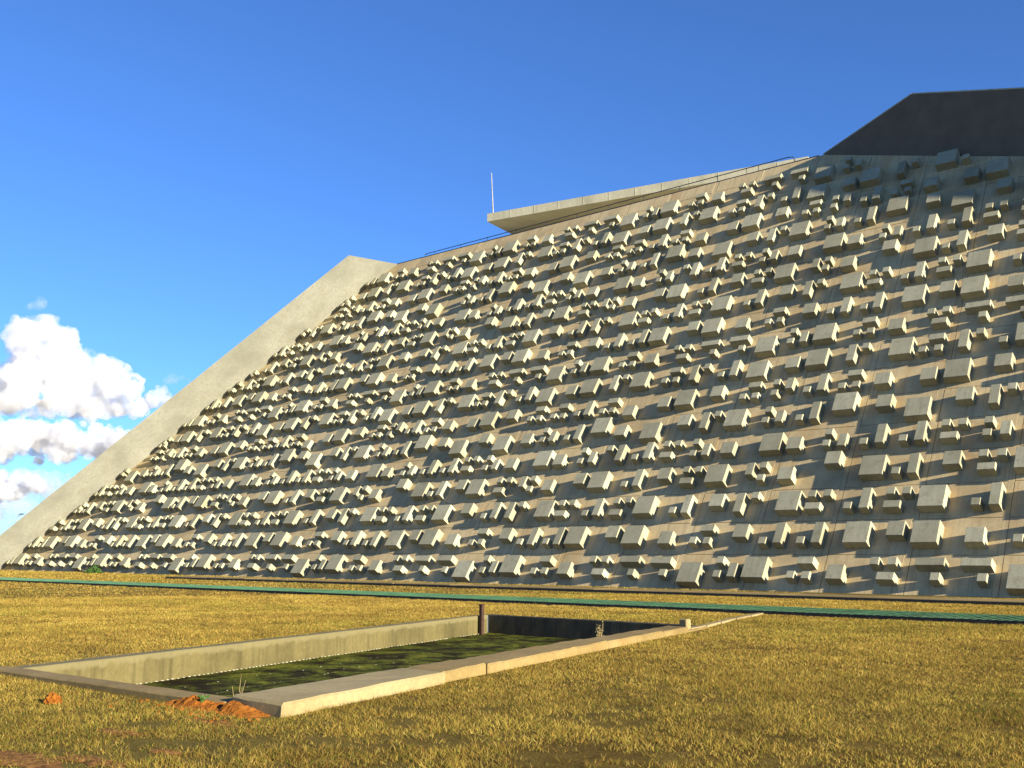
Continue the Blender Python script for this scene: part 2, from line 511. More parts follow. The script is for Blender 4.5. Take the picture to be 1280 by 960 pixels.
# everything else of the building is given in world metres and stored relative to the building's origin
BO = Vector((0, DIST, 0))
def part_poly(name, pts, vec, mat, parent=bld):
    bm = bmesh.new()
    bm_extrude_poly(bm, [Vector(map(float, p)) - BO for p in pts], vec)
    return link(name, bm_mesh(name, bm), mat, parent)
T = w3(JT_U, RIDGE)
JB = w3(JB_U, 0)
PK = T + np.array([-0.92, -4.2, 0.0])
PB = JB + 0.76 * np.array([-0.92, -4.2, 0.0])
J = (T - JB)
nf = np.cross(J, PK - T); nf /= np.linalg.norm(nf)
ext = -0.02 * J
back = np.array([6.0, 28.0, 0.0])
bot = [PB + ext, JB + ext, JB + ext + back, T + back, T, PK]
thk = [0.06, 1.1, 1.1, 1.1, 1.1, 0.06]                   # the slab tapers to a thin free edge
top = [p_ - nf * t_ + np.array([0.25, 1.2, 0]) * (t_ < 1) for p_, t_ in zip(bot, thk)]
for i_ in (3, 4, 5):                                     # the upper end is cut level
    top[i_] = top[i_] - J * ((top[i_][2] - T[2] + 0.03) / J[2])
n_ = len(bot)
side = link('sloping_side_slab', mesh_py('sloping_side_slab', [p_ - np.array(BO) for p_ in bot + top],
            [tuple(range(n_))[::-1], tuple(range(n_, 2 * n_))] + [(i, (i + 1) % n_, n_ + (i + 1) % n_, n_ + i) for i in range(n_)]), M_fin, bld)
# flat roof behind the ridge, with a dark flashing along the ridge
zr = float(T[2])
roof = part_poly('roof', [(T[0] + 0.1, T[1] + 0.05, zr - 0.5), (T[0] + 6, T[1] + 28, zr - 0.5), (U_RIGHT + 16, T[1] + 28, zr - 0.5), (U_RIGHT + 16, T[1] + 0.05, zr - 0.5)], (0, 0, 0.42), M_deck)
bm = bmesh.new()
bm_box(bm, T[0], TL_U - 0.3, T[1] - 0.02 - DIST, T[1] + 0.10 - DIST, zr - 0.05, zr + 0.035)
link('ridge_flashing', bm_mesh('ridge_flashing', bm), M_rail, bld)

# railing on the ridge
RY = float(T[1]) + 0.2
rail = empty('railing', (0, RY - DIST, zr), bld)
ra = on_plane(534, 320, (0, RY, 0), (0, 1, 0))[0]
rb = on_plane(985, 204, (0, RY, 0), (0, 1, 0))[0]
RH, RH2 = 0.30, 0.47
bm = bmesh.new(); bm_tube(bm, [(ra - 0.25, 0, RH - 0.06), (ra, 0, RH), (rb, 0, RH2), (rb + 0.35, 0, RH2 - 0.06), (rb + 0.5, 0, -0.03)], 0.03, 8)
link('rail', bm_mesh('rail', bm), M_rail, rail)
bm = bmesh.new(); bm_tube(bm, [(0, 0, -0.2), (0, 0, 1)], 0.018, 6); pm = bm_mesh('post', bm)
npst = 11
for k in range(npst):
    f_ = (k + 0.3) / npst
    o = link('post', pm, M_rail, rail, (ra + (rb - ra) * f_, 0, 0))
    o.scale.z = RH + (RH2 - RH) * f_

# roof slab on a set-back upper storey
ES = 2.5
z_s = zr + ES
A = on_plane(609, 277, (0, 0, z_s), (0, 0, 1))
B = on_plane(1010, 195.5, (0, 0, z_s + 0.62), (0, 0, 1)); B[2] = z_s
dirx = (B - A) / np.linalg.norm(B - A)
dirb = np.array([-dirx[1], dirx[0], 0])
slab = part_poly('roof_slab', [A, B, B + dirb * 16, A + dirb * 16], (0, 0, 0.62), M_roof)
# board joints on the slab's edge: thin upright ribs set proud of the fascia
L_ = float(np.linalg.norm(B - A))
bm = bmesh.new()
for k in range(1, 12):
    p = A + dirx * (L_ * k / 12)
    q = [p - dirb * 0.012 - dirx * 0.02, p - dirb * 0.012 + dirx * 0.02, p + dirb * 0.03 + dirx * 0.02, p + dirb * 0.03 - dirx * 0.02]
    bm_extrude_poly(bm, [Vector(map(float, v)) - BO + Vector((0, 0, 0.02)) for v in q], (0, 0, 0.58))
link('fascia_rib', bm_mesh('fascia_rib', bm), M_roof, slab)
q = [A + dirx * 3 + dirb * 7, B - dirx * 1.5 + dirb * 7, B - dirx * 1.5 + dirb * 15, A + dirx * 3 + dirb * 15]
part_poly('upper_storey', [(v[0], v[1], zr - 0.08) for v in q], (0, 0, ES + 0.08 - 0.003), M_roof)
# mast at the slab's corner
mp = on_plane(616.5, 264, A - dirb * -0.4, dirb)
mt = on_plane(614.3, 216, A - dirb * -0.4, dirb)
bm = bmesh.new(); bm_tube(bm, [np.array([mp[0], mp[1], z_s + 0.6]) - np.array(BO), mt - np.array(BO)], [0.055, 0.03], 8)
link('mast', bm_mesh('mast', bm), M_mast, bld)

# dark tower
ta = w3(TL_U, RIDGE); tb_u = 1.5; tb = w3(tb_u, tower_v(tb_u))
dn = np.cross(tb - ta, [0, 0, 1.0]); dn /= np.linalg.norm(dn)
if dn[1] > 0: dn = -dn
K1 = on_plane(1140, 118, ta, dn); K2 = on_plane(1280, 111, ta, dn)
def tp(x_, z_):                                          # a point of the tower's face
    t_ = (x_ - ta[0]) / (tb[0] - ta[0])
    return np.array([x_, ta[1] + t_ * (tb[1] - ta[1]), z_])
K3 = K1 + (K2 - K1) * 1.12                               # past the frame the tower steps up (its shadow shows it)
fo = -dn * 0.02
pts = [ta + fo * -1 + [0, 0, -0.5], tb - fo + [0, 0, -0.5], tp(1.5, 21.6) - fo, tp(-1.8, 22.6) - fo, tp(-6.0, 24.3) - fo, tp(-9.5, 25.1) - fo, tp(K3[0] + 0.05, 25.6) - fo, K3 - fo, K1 - fo, ta - fo]
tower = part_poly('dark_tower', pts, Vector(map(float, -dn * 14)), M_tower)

bm = bmesh.new()  # pale strip added to draw the sunlit rim of the tower's top edges
for pa, pb in ((ta, K1), (K1, K3)):
    pa, pb = pa - fo * 0, pb - fo * 0
    sl_ = (pb - pa) / np.linalg.norm(pb - pa)
    up_ = np.cross(sl_, -dn); up_ = up_ if up_[2] > 0 else -up_
    bm_extrude_poly(bm, [Vector(map(float, v_)) - BO for v_ in (pa + dn * 0.03 + up_ * 0.003, pb + dn * 0.03 + up_ * 0.003, pb + dn * 0.03 + up_ * 0.07, pa + dn * 0.03 + up_ * 0.07)], Vector(map(float, -dn * 0.5)))
link('sunlit_rim', bm_mesh('sunlit_rim', bm), M_roof, tower)

# ------------------------------------------------------------------ concrete basin
basin = empty('concrete_basin', (-13.5, 13.0, 0))
tag(basin, 'sunken rectangular concrete basin with shallow green algae water, set in the lawn', 'basin')
BAS = Vector((-13.5, 13.0, 0))
def b_prism(name, poly, z0, z1, mat, parent=basin, bev=0.015, rough_=0.006):
    bm = bmesh.new()
    bm_prism(bm, [(x - BAS.x, y - BAS.y) for x, y in poly], z0, z1)
    bmesh.ops.recalc_face_normals(bm, faces=bm.faces)
    if bev:
        bmesh.ops.bevel(bm, geom=[e for e in bm.edges], offset=bev, segments=1, affect='EDGES')
    for _ in range(3):
        lg = [e for e in bm.edges if e.calc_length() > 0.35]
        if lg: bmesh.ops.subdivide_edges(bm, edges=lg, cuts=2, use_grid_fill=True)
    bm.verts.ensure_lookup_table()
    for v in bm.verts:
        q_ = v.co * 4.0
        v.co += Vector((mnoise.noise(q_), mnoise.noise(q_ + Vector((9, 0, 0))), mnoise.noise(q_ + Vector((0, 9, 0))))) * rough_
        q_ = v.co * 14
        v.co += Vector((mnoise.noise(q_), mnoise.noise(q_ + Vector((9, 0, 0))), mnoise.noise(q_ + Vector((0, 9, 0))))) * rough_ * 0.9
    return link(name, bm_mesh(name, bm), mat, parent)
lin = lambda y: -14.77 - 0.2665 * (y - 6.6)              # inner face, long wall
rin = lambda y: -9.62 - 0.2140 * (y - 6.8)               # inner face, long kerb
rout = lambda y: -8.74 - 0.2405 * (y - 6.54)             # outer face, long kerb
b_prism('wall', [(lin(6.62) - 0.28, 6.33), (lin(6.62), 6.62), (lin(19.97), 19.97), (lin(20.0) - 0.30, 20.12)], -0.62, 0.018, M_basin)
b_prism('wall', [(lin(19.975) + 0.003, 19.972), (rin(19.9) + 0.1, 19.94), (rin(19.9) + 0.1, 20.15), (lin(19.975) - 0.05, 20.15)], -0.62, 0.022, M_black)['label'] = 'near-black end wall'
b_prism('wall', [(lin(6.62) - 0.25, 6.30), (-9.66, 6.52), (-9.66, 6.83), (lin(6.62) + 0.02, 6.615)], -0.62, 0.065, M_kerb)
def kerb(y0, y1, dx, z, mat, skew=0.0):
    b_prism('kerb', [(rin(y0), y0 + skew), (rout(y0) + dx, y0), (rout(y1) + dx, y1), (rin(y1), y1)], -0.62, z, mat, bev=0.025, rough_=0.009)
kerb(6.56, 9.52, 0.03, 0.14, M_kerbnew, 0.0)
kerb(9.535, 10.62, -0.045, 0.135, M_kerb)
kerb(10.635, 14.60, -0.02, 0.128, M_kerb)
kerb(14.615, 17.2, -0.03, 0.115, M_kerb)
kerb(17.215, 18.60, -0.02, 0.105, M_kerb)
kerb(18.615, 19.93, -0.03, 0.022, M_kerb)
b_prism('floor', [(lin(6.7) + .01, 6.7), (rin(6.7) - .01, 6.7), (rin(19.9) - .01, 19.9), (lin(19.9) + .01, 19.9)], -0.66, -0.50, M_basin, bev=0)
# water sheet with a lumpy algae skin
bm = bmesh.new()
NX, NY = 60, 150
grid = []
for b_ in range(NY + 1):
    y = 6.68 + (19.94 - 6.68) * b_ / NY
    row = []
    for a_ in range(NX + 1):
        x = lin(y) + 0.004 + (rin(y) - lin(y) - 0.008) * a_ / NX
        n_ = mnoise.fractal(Vector((x * 0.8, y * 0.8, 3.0)), 1.0, 2.0, 5)
        z = -0.425 + max(0.0, n_) * 0.035 + 0.008 * mnoise.noise(Vector((x * 6, y * 6, 0)))
        row.append(bm.verts.new((x - BAS.x, y - BAS.y, z)))
    grid.append(row)
for b_ in range(NY):
    for a_ in range(NX):
        bm.faces.new((grid[b_][a_], grid[b_][a_+1], grid[b_+1][a_+1], grid[b_+1][a_]))
link('water', bm_mesh('water', bm, True), M_water, basin)
# small pale flecks along the waterline and in loose lines on the algae
bm = bmesh.new()
def fleck(x, y, z, s):
    a = random.uniform(0, 6.28); vs_ = []
    for k in range(5):
        rr = s * random.uniform(0.6, 1.2)
        vs_.append(bm.verts.new((x + rr * math.cos(a + k * 1.2566) - BAS.x, y + 1.6 * rr * math.sin(a + k * 1.2566) - BAS.y, z)))
    top = bm.verts.new((x - BAS.x, y - BAS.y, z + s * 0.6))
    for k in range(5): bm.faces.new((vs_[k], vs_[(k+1) % 5], top))
y = 8.2
while y < 19.8:
    fleck(lin(y) + 0.03, y, -0.415, random.uniform(0.014, 0.024)); y += random.uniform(0.075, 0.12) * (1 + 0.02 * (y - 8))
for off in (1.1, 1.9, 2.6):
    y = 7.6 + off * 0.5
    while y < 14:
        fleck(lin(y) + off + random.gauss(0, 0.05), y, -0.40, random.uniform(0.005, 0.012)); y += random.uniform(0.15, 0.6)
tag(link('pale_flecks', bm_mesh('pale_flecks', bm), M_fleck, basin), kind='stuff')

# rusty post in the basin corner
pp = (lin(19.5) + 0.10, 19.50)
bm = bmesh.new()
bm_box(bm, -0.045, 0.045, -0.045, 0.045, 0, 0.78)
bm_box(bm, -0.07, 0.07, -0.07, 0.07, 0.781, 0.80)
bmesh.ops.bevel(bm, geom=list(bm.edges), offset=0.006, segments=1, affect='EDGES')
po = link('steel_post', bm_mesh('steel_post', bm), M_rust, None, (pp[0], pp[1], -0.50))
tag(po, 'rusty brown steel post standing in the corner of the concrete basin', 'post')

# flush edging that carries on from the basin's kerb to the green grating, with a small upright end stone
bm = bmesh.new()
prev = None
pl = [(-11.90, 18.95), (-12.10, 19.9), (-12.40, 21.0), (-12.82, 22.4), (-13.10, 23.6), (-13.36, 24.72)]
for (x0, y0), (x1, y1) in zip(pl, pl[1:]):
    bm_prism(bm, [(x0 - 0.09, y0 + 0.01), (x0 + 0.07, y0 + 0.01), (x1 + 0.06, y1 - 0.01), (x1 - 0.08, y1 - 0.01)], -0.05, 0.05)
e1 = link('edging_strip', bm_mesh('edging_strip', bm), M_kerbnew)
tag(e1, 'narrow pale concrete edging leading from the basin kerb to the green grating', 'edging')
bm = bmesh.new(); bm_prism(bm, [(-0.10, -0.08), (0.09, -0.09), (0.10, 0.07), (-0.08, 0.09)], -0.05, 0.17)
bmesh.ops.bevel(bm, geom=list(bm.edges), offset=0.02, segments=1, affect='EDGES')
es = link('edging_stone', bm_mesh('edging_stone', bm), M_kerbnew, None, (-11.82, 18.72, 0.072))
tag(es, 'small upright pale stone at the far end of the basin kerb', 'stone')

# ------------------------------------------------------------------ green slatted grating along the building
GY0, GY1, GZ = 24.86, 27.05, 0.10
grate = empty('drain_grating', (-25, 26, 0))
tag(grate, 'long green slatted metal grating laid across the lawn before the building', 'grating')
GX0, GX1 = -82.0, 4.0
bm = bmesh.new(); bm_box(bm, GX0 + 25, GX1 + 25, GY0 - 26, GY0 + 0.06 - 26, -0.05, GZ - 0.009)
link('frame', bm_mesh('frame', bm), M_trench, grate)
bm = bmesh.new(); bm_box(bm, GX0 + 25, GX1 + 25, GY1 - 0.06 - 26, GY1 - 26, -0.05, GZ - 0.009)
link('frame', bm_mesh('frame', bm), M_trench, grate)
bm = bmesh.new(); bm_box(bm, GX0 + 25, GX1 + 25, GY0 + 0.06 - 26, GY1 - 0.06 - 26, -0.04, 0.006)
link('trench', bm_mesh('trench', bm), M_trench, grate)
sl = []
x = GX0
while x < GX1:
    sl.append(x); x += 0.19
sl.sort(key=lambda x: abs(x + 10.5))
bm = bmesh.new(); bm_box(bm, -0.043, 0.043, GY0 - 26 - 0.01, GY1 - 26 + 0.01, GZ - 0.0075, GZ - 0.004)
sm = bm_mesh('slat', bm)
for x in sl[:300]:
    o = link('slat', sm, M_green, grate, (x + 25, random.gauss(0, 0.006), random.gauss(0, 0.0015)))
bm = bmesh.new()
for x in sl[300:]:
    bm_box(bm, x + 25 - 0.043, x + 25 + 0.043, GY0 - 26 - 0.01, GY1 - 26 + 0.01, GZ - 0.0075, GZ - 0.004)
tag(link('slats_far_off', bm_mesh('slats_far_off', bm), M_green, grate), kind='stuff')

# low concrete apron kerb between grating and wall
bm = bmesh.new()
ap = []
x = -56.0
while x < 6:
    x2 = x + random.uniform(3.6, 4.4)
    ap.append((x, x2)); x = x2
apron = empty('gutter_kerb', (-25, 34.5, 0))
tag(apron, 'low dusty concrete gutter kerb along the foot of the sloping wall', 'kerb')
bm = bmesh.new(); bm_box(bm, -56 + 25, 6 + 25, -0.875, -0.845, -0.05, 0.092)
link('riser', bm_mesh('riser', bm), M_trench, apron)
for a_, b_ in ap:
    bm = bmesh.new(); bm_box(bm, a_ + 25 + 0.01, b_ + 25 - 0.01, -0.78 + random.gauss(0, 0.02), 0.75, -0.05, 0.115 + random.gauss(0, 0.006))
    bmesh.ops.bevel(bm, geom=list(bm.edges), offset=0.015, segments=1, affect='EDGES')
    link('kerb_stone', bm_mesh('kerb_stone', bm), M_dusty, apron)

# ------------------------------------------------------------------ soil mound and clod
def lump(name, loc, sx, sy, sz, seed, mat, rot=0.0, sub=5):
    bm = bmesh.new()
    bmesh.ops.create_icosphere(bm, subdivisions=sub, radius=1.0)
    for v in bm.verts:
        n_ = mnoise.fractal(v.co * 1.7 + Vector((seed, 0, 0)), 0.9, 2.1, 6)
        c_ = mnoise.noise(v.co * 5 + Vector((0, seed, 0)))
        v.co *= 1 + 0.35 * n_ + 0.10 * c_
        v.co.x *= sx; v.co.y *= sy; v.co.z = max(v.co.z, -0.25) * sz
    o = link(name, bm_mesh(name, bm), mat, None, loc)
    o.rotation_euler.z = rot
    return o
MX0, MX1, MY0, MY1 = -10.95, -8.45, 5.80, 6.68
bm = bmesh.new(); g_ = []
for b_ in range(70):
    row = []
    for a_ in range(190):
        x = MX0 + (MX1 - MX0) * a_ / 189; y = MY0 + (MY1 - MY0) * b_ / 69
        tx = (x - MX0) / (MX1 - MX0)
        wall_y = 6.40 + 0.06 * (x + 11)
        ridge_ = math.exp(-((y - wall_y + 0.02) / 0.17) ** 2) * math.exp(-((tx - 0.5) / 0.30) ** 4)
        n1 = mnoise.fractal(Vector((x * 3.2, y * 3.2, 1.0)), 1.0, 2.1, 6)
        n2 = abs(mnoise.noise(Vector((x * 9, y * 7, 4.0)))) + 0.5 * abs(mnoise.noise(Vector((x * 22, y * 17, 2.0))))
        z = ridge_ * (0.068 + 0.075 * n1 + 0.055 * n2) - 0.014
        row.append(bm.verts.new((x + 10, y - 6.3, z)))
    g_.append(row)
for b_ in range(69):
    for a_ in range(189):
        bm.faces.new((g_[b_][a_], g_[b_][a_+1], g_[b_+1][a_+1], g_[b_+1][a_]))
for k in range(60):
    cx_, cy_ = random.uniform(-0.85, 1.35), random.gauss(-0.14, 0.13)
    rr = 0.006 + 0.022 * random.random() ** 2
    ret = bmesh.ops.create_icosphere(bm, subdivisions=1, radius=rr, matrix=Matrix.Translation((cx_, min(cy_, 0.1), 0.004 + rr * 0.3)) @ Matrix.Diagonal((1.3, 1, 0.7, 1)))
    for v in ret['verts']: v.co += Vector((random.gauss(0, 1), random.gauss(0, 1), random.gauss(0, 1))) * rr * 0.3
tag(link('soil_mound', bm_mesh('soil_mound', bm), M_soil, None, (-10, 6.3, 0)), 'crumbly orange soil heaped against the basin corner', 'soil')
cp_ = on_ground(66, 880)
tag(lump('soil_clod', (cp_[0], cp_[1], 0.03), 0.09, 0.07, 0.085, 9.1, M_soil, 0.4, 4), 'small orange clod of earth lying alone on the grass', 'clod')

# ------------------------------------------------------------------ weeds and shrub
M_dry = plain('dry_weed', (0.30, 0.23, 0.10), 0.9, 0.1)
M_leaf = plain('fresh_leaf', (0.055, 0.12, 0.022), 0.7, 0.2)
def weed(name, loc, n, h, spread, mat, label, leaves=4, cat='weed'):
    t = empty(name, loc)
    for k in range(n):
        bm = bmesh.new()
        a = random.uniform(0, 6.28); hh = h * random.uniform(0.6, 1.05); s_ = spread * random.uniform(0.3, 1)
        b0 = (random.gauss(0, spread * 0.25), random.gauss(0, spread * 0.25))
        pts = [(b0[0] + s_ * q * q * math.cos(a), b0[1] + s_ * q * q * math.sin(a), hh * q) for q in (0, .35, .7, 1)]
        bm_tube(bm, pts, [0.006, 0.005, 0.004, 0.002], 5)
        for _ in range(leaves):
            q = random.uniform(0.2, 1); c_ = Vector((b0[0] + s_ * q * q * math.cos(a), b0[1] + s_ * q * q * math.sin(a), hh * q))
            d = Vector((random.gauss(0, 1), random.gauss(0, 1), random.uniform(-0.2, 1))).normalized() * random.uniform(0.03, 0.09)
            sd_ = d.cross(Vector((random.gauss(0, 1), random.gauss(0, 1), random.gauss(0, 1)))).normalized() * 0.012
            bm.faces.new([bm.verts.new(c_), bm.verts.new(c_ + d * .5 + sd_), bm.verts.new(c_ + d), bm.verts.new(c_ + d * .5 - sd_)])
        me = bpy.data.meshes.new('stem'); bm.to_mesh(me); bm.free()
        link('stem', me, mat, t)
    tag(t, label, cat)
    return t
q = on_plane(701, 800, (rin(14.3) - 0.12, 14.3, 0), (0.2, -1, 0))
weed('dry_weed', (rin(15.6) - 0.10, 15.6, -0.44), 16, 0.74, 0.10, M_dry, 'tall dry brown weed growing inside the basin by the kerb', 9)
weed('dry_stalk', (-10.62, 7.35, -0.43), 7, 0.60, 0.12, M_dry, 'few thin dry stalks rising from the algae near the soil heap', 2)
weed('low_weed', (-9.85, 6.42, 0.06), 6, 0.05, 0.06, M_leaf, 'small green weed on the soil heap at the basin corner', 3)
sb = on_plane(115, 712, (0, 37.9, 0), (0, 1, 0))
bush = empty('low_shrub', (float(sb[0]), 37.9, 0))
tag(bush, 'small bright green shrub at the foot of the sloping wall', 'shrub')
vt, fc = [], []
for k in range(900):
    a = random.uniform(0, 6.28); rr = random.random() ** 0.5
    lob = 1 + 0.4 * math.sin(a * 3 + 1)
    x_, y_ = rr * math.cos(a) * 1.0 * lob, rr * math.sin(a) * 0.40
    z_ = max(0.02, 0.62 * (1 - rr ** 2) * random.uniform(0.2, 1.05) * (0.7 + 0.4 * math.sin(x_ * 3)))
    d = Vector((random.gauss(0, 1), random.gauss(0, 1), random.uniform(0, 1.5))).normalized() * random.uniform(0.07, 0.16)
    s_ = d.cross(Vector((random.gauss(0, 1), random.gauss(0, 1), random.gauss(0, 1)))).normalized() * 0.035
    c_ = Vector((x_, y_, z_)); i = len(vt)
    vt += [c_, c_ + d * .5 + s_, c_ + d, c_ + d * .5 - s_]; fc.append((i, i + 1, i + 2, i + 3))
link('foliage', mesh_py('foliage', vt, fc), M_leaf, bush)
bm = bmesh.new()
for k in range(9):
    bm_tube(bm, [(random.gauss(0, .2), random.gauss(0, .1), 0), (random.gauss(0, .9), random.gauss(0, .25), random.uniform(.2, .5))], [0.015, 0.006], 5)
link('stem', bm_mesh('stem', bm), M_dry, bush)

# ------------------------------------------------------------------ street lamp beyond the building
ld = ray(20, 660); ld /= math.hypot(ld[0], ld[1])
lp = np.array([ld[0], ld[1], 0]) * 245
lamp = empty('street_lamp', (float(lp[0]), float(lp[1]), 0))
tag(lamp, 'tall street lamp with blue-grey head beyond the slanting concrete slab', 'street lamp')
rv = Vector((float(_R[0]), float(_R[1]), 0))
bm = bmesh.new()
bm_tube(bm, [(0, 0, 0), (0, 0, 7.8), rv * 0.15 + Vector((0, 0, 8.5)), rv * 0.6 + Vector((0, 0, 8.85))], [0.13, 0.10, 0.09, 0.08], 8)
link('pole', bm_mesh('pole', bm), M_mast, lamp)
bm = bmesh.new()
bmesh.ops.create_icosphere(bm, subdivisions=3, radius=1.0)
for v in bm.verts: v.co = rv * (0.95 + v.co.x * 0.62) + Vector((-rv.y, rv.x, 0)) * v.co.y * 0.3 + Vector((0, 0, 8.95 + v.co.z * (0.26 if v.co.z > 0 else 0.14) + v.co.x * 0.1))
link('lamp_head', bm_mesh('lamp_head', bm, True), M_lamp, lamp)

# ------------------------------------------------------------------ bare earth showing through the lawn
SOIL = []
M_earth = plain('bare_red_earth', (0.22, 0.105, 0.030), 0.95, 0.05, var=0.7, scale=18)
for x_, y_, a_, b_ in ((20, 950, 0.75, 0.20), (150, 916, 0.34, 0.11), (118, 952, 0.5, 0.12), (262, 903, 0.35, 0.10), (205, 940, 0.22, 0.07)):
    c_ = on_ground(x_, y_)
    SOIL.append((float(c_[0]), float(c_[1]), a_, b_))
    rnd = random.Random(int(x_)); pts_ = []
    for k in range(40):
        t_ = 2 * math.pi * k / 40
        rr = 1 + 0.6 * mnoise.noise(Vector((math.cos(t_) * 2.6, math.sin(t_) * 2.6, x_))) + 0.22 * rnd.uniform(-1, 1)
        pts_.append((a_ * rr * math.cos(t_), b_ * rr * math.sin(t_), 0))
    vts = pts_ + [(0.45 * p_[0], 0.45 * p_[1], 0.012) for p_ in pts_] + [(0, 0, 0.014)]
    fcs = [(k, (k + 1) % 40, 40 + (k + 1) % 40, 40 + k) for k in range(40)] + [(40 + k, 40 + (k + 1) % 40, 80) for k in range(40)]
    o = link('bare_earth', mesh_py('bare_earth', vts, fcs, True), M_earth, None, (float(c_[0]), float(c_[1]), 0.004))
    tag(o, 'patch of bare red earth worn through the grass', 'earth', 'bare patches in the lawn', 'structure')

# ------------------------------------------------------------------ grass
def vnoise(x, y, s, seed):
    """smooth value noise, numpy"""
    g = np.random.default_rng(seed).random((256, 256))
    X, Y = x / s, y / s
    i, j = np.floor(X).astype(int), np.floor(Y).astype(int)
    fx, fy = X - i, Y - j
    fx, fy = fx * fx * (3 - 2 * fx), fy * fy * (3 - 2 * fy)
    G = lambda a, b: g[a % 256, b % 256]
    return (G(i, j) * (1 - fx) + G(i + 1, j) * fx) * (1 - fy) + (G(i, j + 1) * (1 - fx) + G(i + 1, j + 1) * fx) * fy
def grass(name, hmin=0.016, hmax=0.046, wd=0.0032):
    rs, azs = [], []
    for n, r0, r1, power, az0, az1 in ((1450000, 6.0, 40.0, 1.2, -36, 36), (330000, 40.0, 105.0, 1.2, -15, 38)):
        t = rng.random(n)
        rs.append((r0 ** power + t * (r1 ** power - r0 ** power)) ** (1 / power))
        azs.append(YAW + rng.uniform(R_(az0), R_(az1), n))
    r, az = np.concatenate(rs), np.concatenate(azs)
    n = len(r)
    x, y = -np.sin(az) * r, np.cos(az) * r
    den = 0.55 * vnoise(x, y, 0.55, 1) + 0.45 * vnoise(x, y, 0.13, 2)
    bare = vnoise(x + 40, y, 1.6, 5) * 0.6 + vnoise(x, y, 0.5, 6) * 0.4
    near = np.clip((13 - r) / 4, 0, 1) * np.clip((-x - 2.5) / 3, 0, 1)
    keep = den + 0.35 * rng.random(n) > 0.44 + 0.22 * near * (bare > 0.5) + 0.05 * np.clip((15 - r) / 7, 0, 1)
    inb = (x > -14.95 - 0.2665 * (y - 6.6)) & (x < rout(y) + 0.05) & (y > 6.32) & (y < 20.1)
    ing = (y > GY0 - 0.04) & (y < GY1 + 0.04)
    ina = ((y > 33.38) & (y < 35.3) & (x > -56)) | (y > 38.9)
    soil = np.zeros(n, bool)
    for (sx_, sy_, sa_, sb_) in SOIL:
        q_ = ((x - sx_) / sa_) ** 2 + ((y - sy_) / sb_) ** 2 + 1.1 * (vnoise(x, y, 0.16, 21) - 0.5)
        soil |= q_ < 0.85
    keep &= ~(inb | ing | ina | (soil & (rng.random(n) > 0.66)))
    x, y, r = x[keep], y[keep], r[keep]
    n = len(x)
    den = den[keep]
    h = rng.uniform(hmin, hmax, n) * (0.55 + 0.9 * den) * (0.75 + 0.5 * vnoise(x, y, 2.3, 3))
    h *= np.clip(r / 45, 1, 1.8)
    wv = wd * rng.uniform(0.6, 1.4, n) * np.maximum(1, r / 12)
    a = rng.uniform(0, 2 * np.pi, n)
    lean = rng.gamma(2.0, 0.55, n) * h
    la = rng.uniform(0, 2 * np.pi, n)
    co = np.zeros((n, 3, 3), np.float32)
    co[:, 0, 0] = x - np.cos(a) * wv; co[:, 0, 1] = y - np.sin(a) * wv; co[:, 0, 2] = -0.004
    co[:, 1, 0] = x + np.cos(a) * wv; co[:, 1, 1] = y + np.sin(a) * wv; co[:, 1, 2] = -0.004
    co[:, 2, 0] = x + np.cos(la) * lean; co[:, 2, 1] = y + np.sin(la) * lean; co[:, 2, 2] = h
    pal = np.array([(0.36, 0.265, 0.075), (0.27, 0.215, 0.055), (0.20, 0.185, 0.04), (0.23, 0.135, 0.045), (0.47, 0.38, 0.15), (0.13, 0.17, 0.03)])
    patch = vnoise(x, y, 1.1, 8)
    green = np.clip(vnoise(x, y, 3.1, 9) * 1.6 - 0.75, 0, 1)
    near_ = np.clip((22 - r) / 14, 0, 1)
    pr = np.stack([0.40 + 0 * x, 0.25 + 0 * x, 0.05 + 0.40 * green + 0.14 * near_, 0.22 * (1.6 - patch), 0.09 + 0 * x, 0.02 + 0.26 * green + 0.05 * near_], 1)
    pr /= pr.sum(1, keepdims=True)
    pick = (rng.random(n)[:, None] > np.cumsum(pr, 1)).sum(1).clip(0, 5)
    colr = 0.82 * np.array([1.04, 0.965, 0.66]) * pal[pick] * rng.uniform(0.65, 1.25, n)[:, None] * (0.58 + 0.46 * patch + 0.45 * vnoise(x, y, 0.24, 31) + 0.18 * np.clip((r - 9) / 25, 0, 1))[:, None]
    me = bpy.data.meshes.new(name)
    me.vertices.add(3 * n); me.loops.add(3 * n); me.polygons.add(n)
    me.vertices.foreach_set('co', co.ravel())
    me.loops.foreach_set('vertex_index', np.arange(3 * n, dtype=np.int32))
    me.polygons.foreach_set('loop_start', np.arange(0, 3 * n, 3, dtype=np.int32))
    me.update(calc_edges=False)
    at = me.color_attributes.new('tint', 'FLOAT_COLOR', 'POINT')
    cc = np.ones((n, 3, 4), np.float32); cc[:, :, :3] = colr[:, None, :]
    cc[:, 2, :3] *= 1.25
    at.data.foreach_set('color', cc.ravel())
    return me
gme = grass('grass')
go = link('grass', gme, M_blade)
tag(go, 'short dry golden grass covering the lawn', 'grass', kind='stuff')

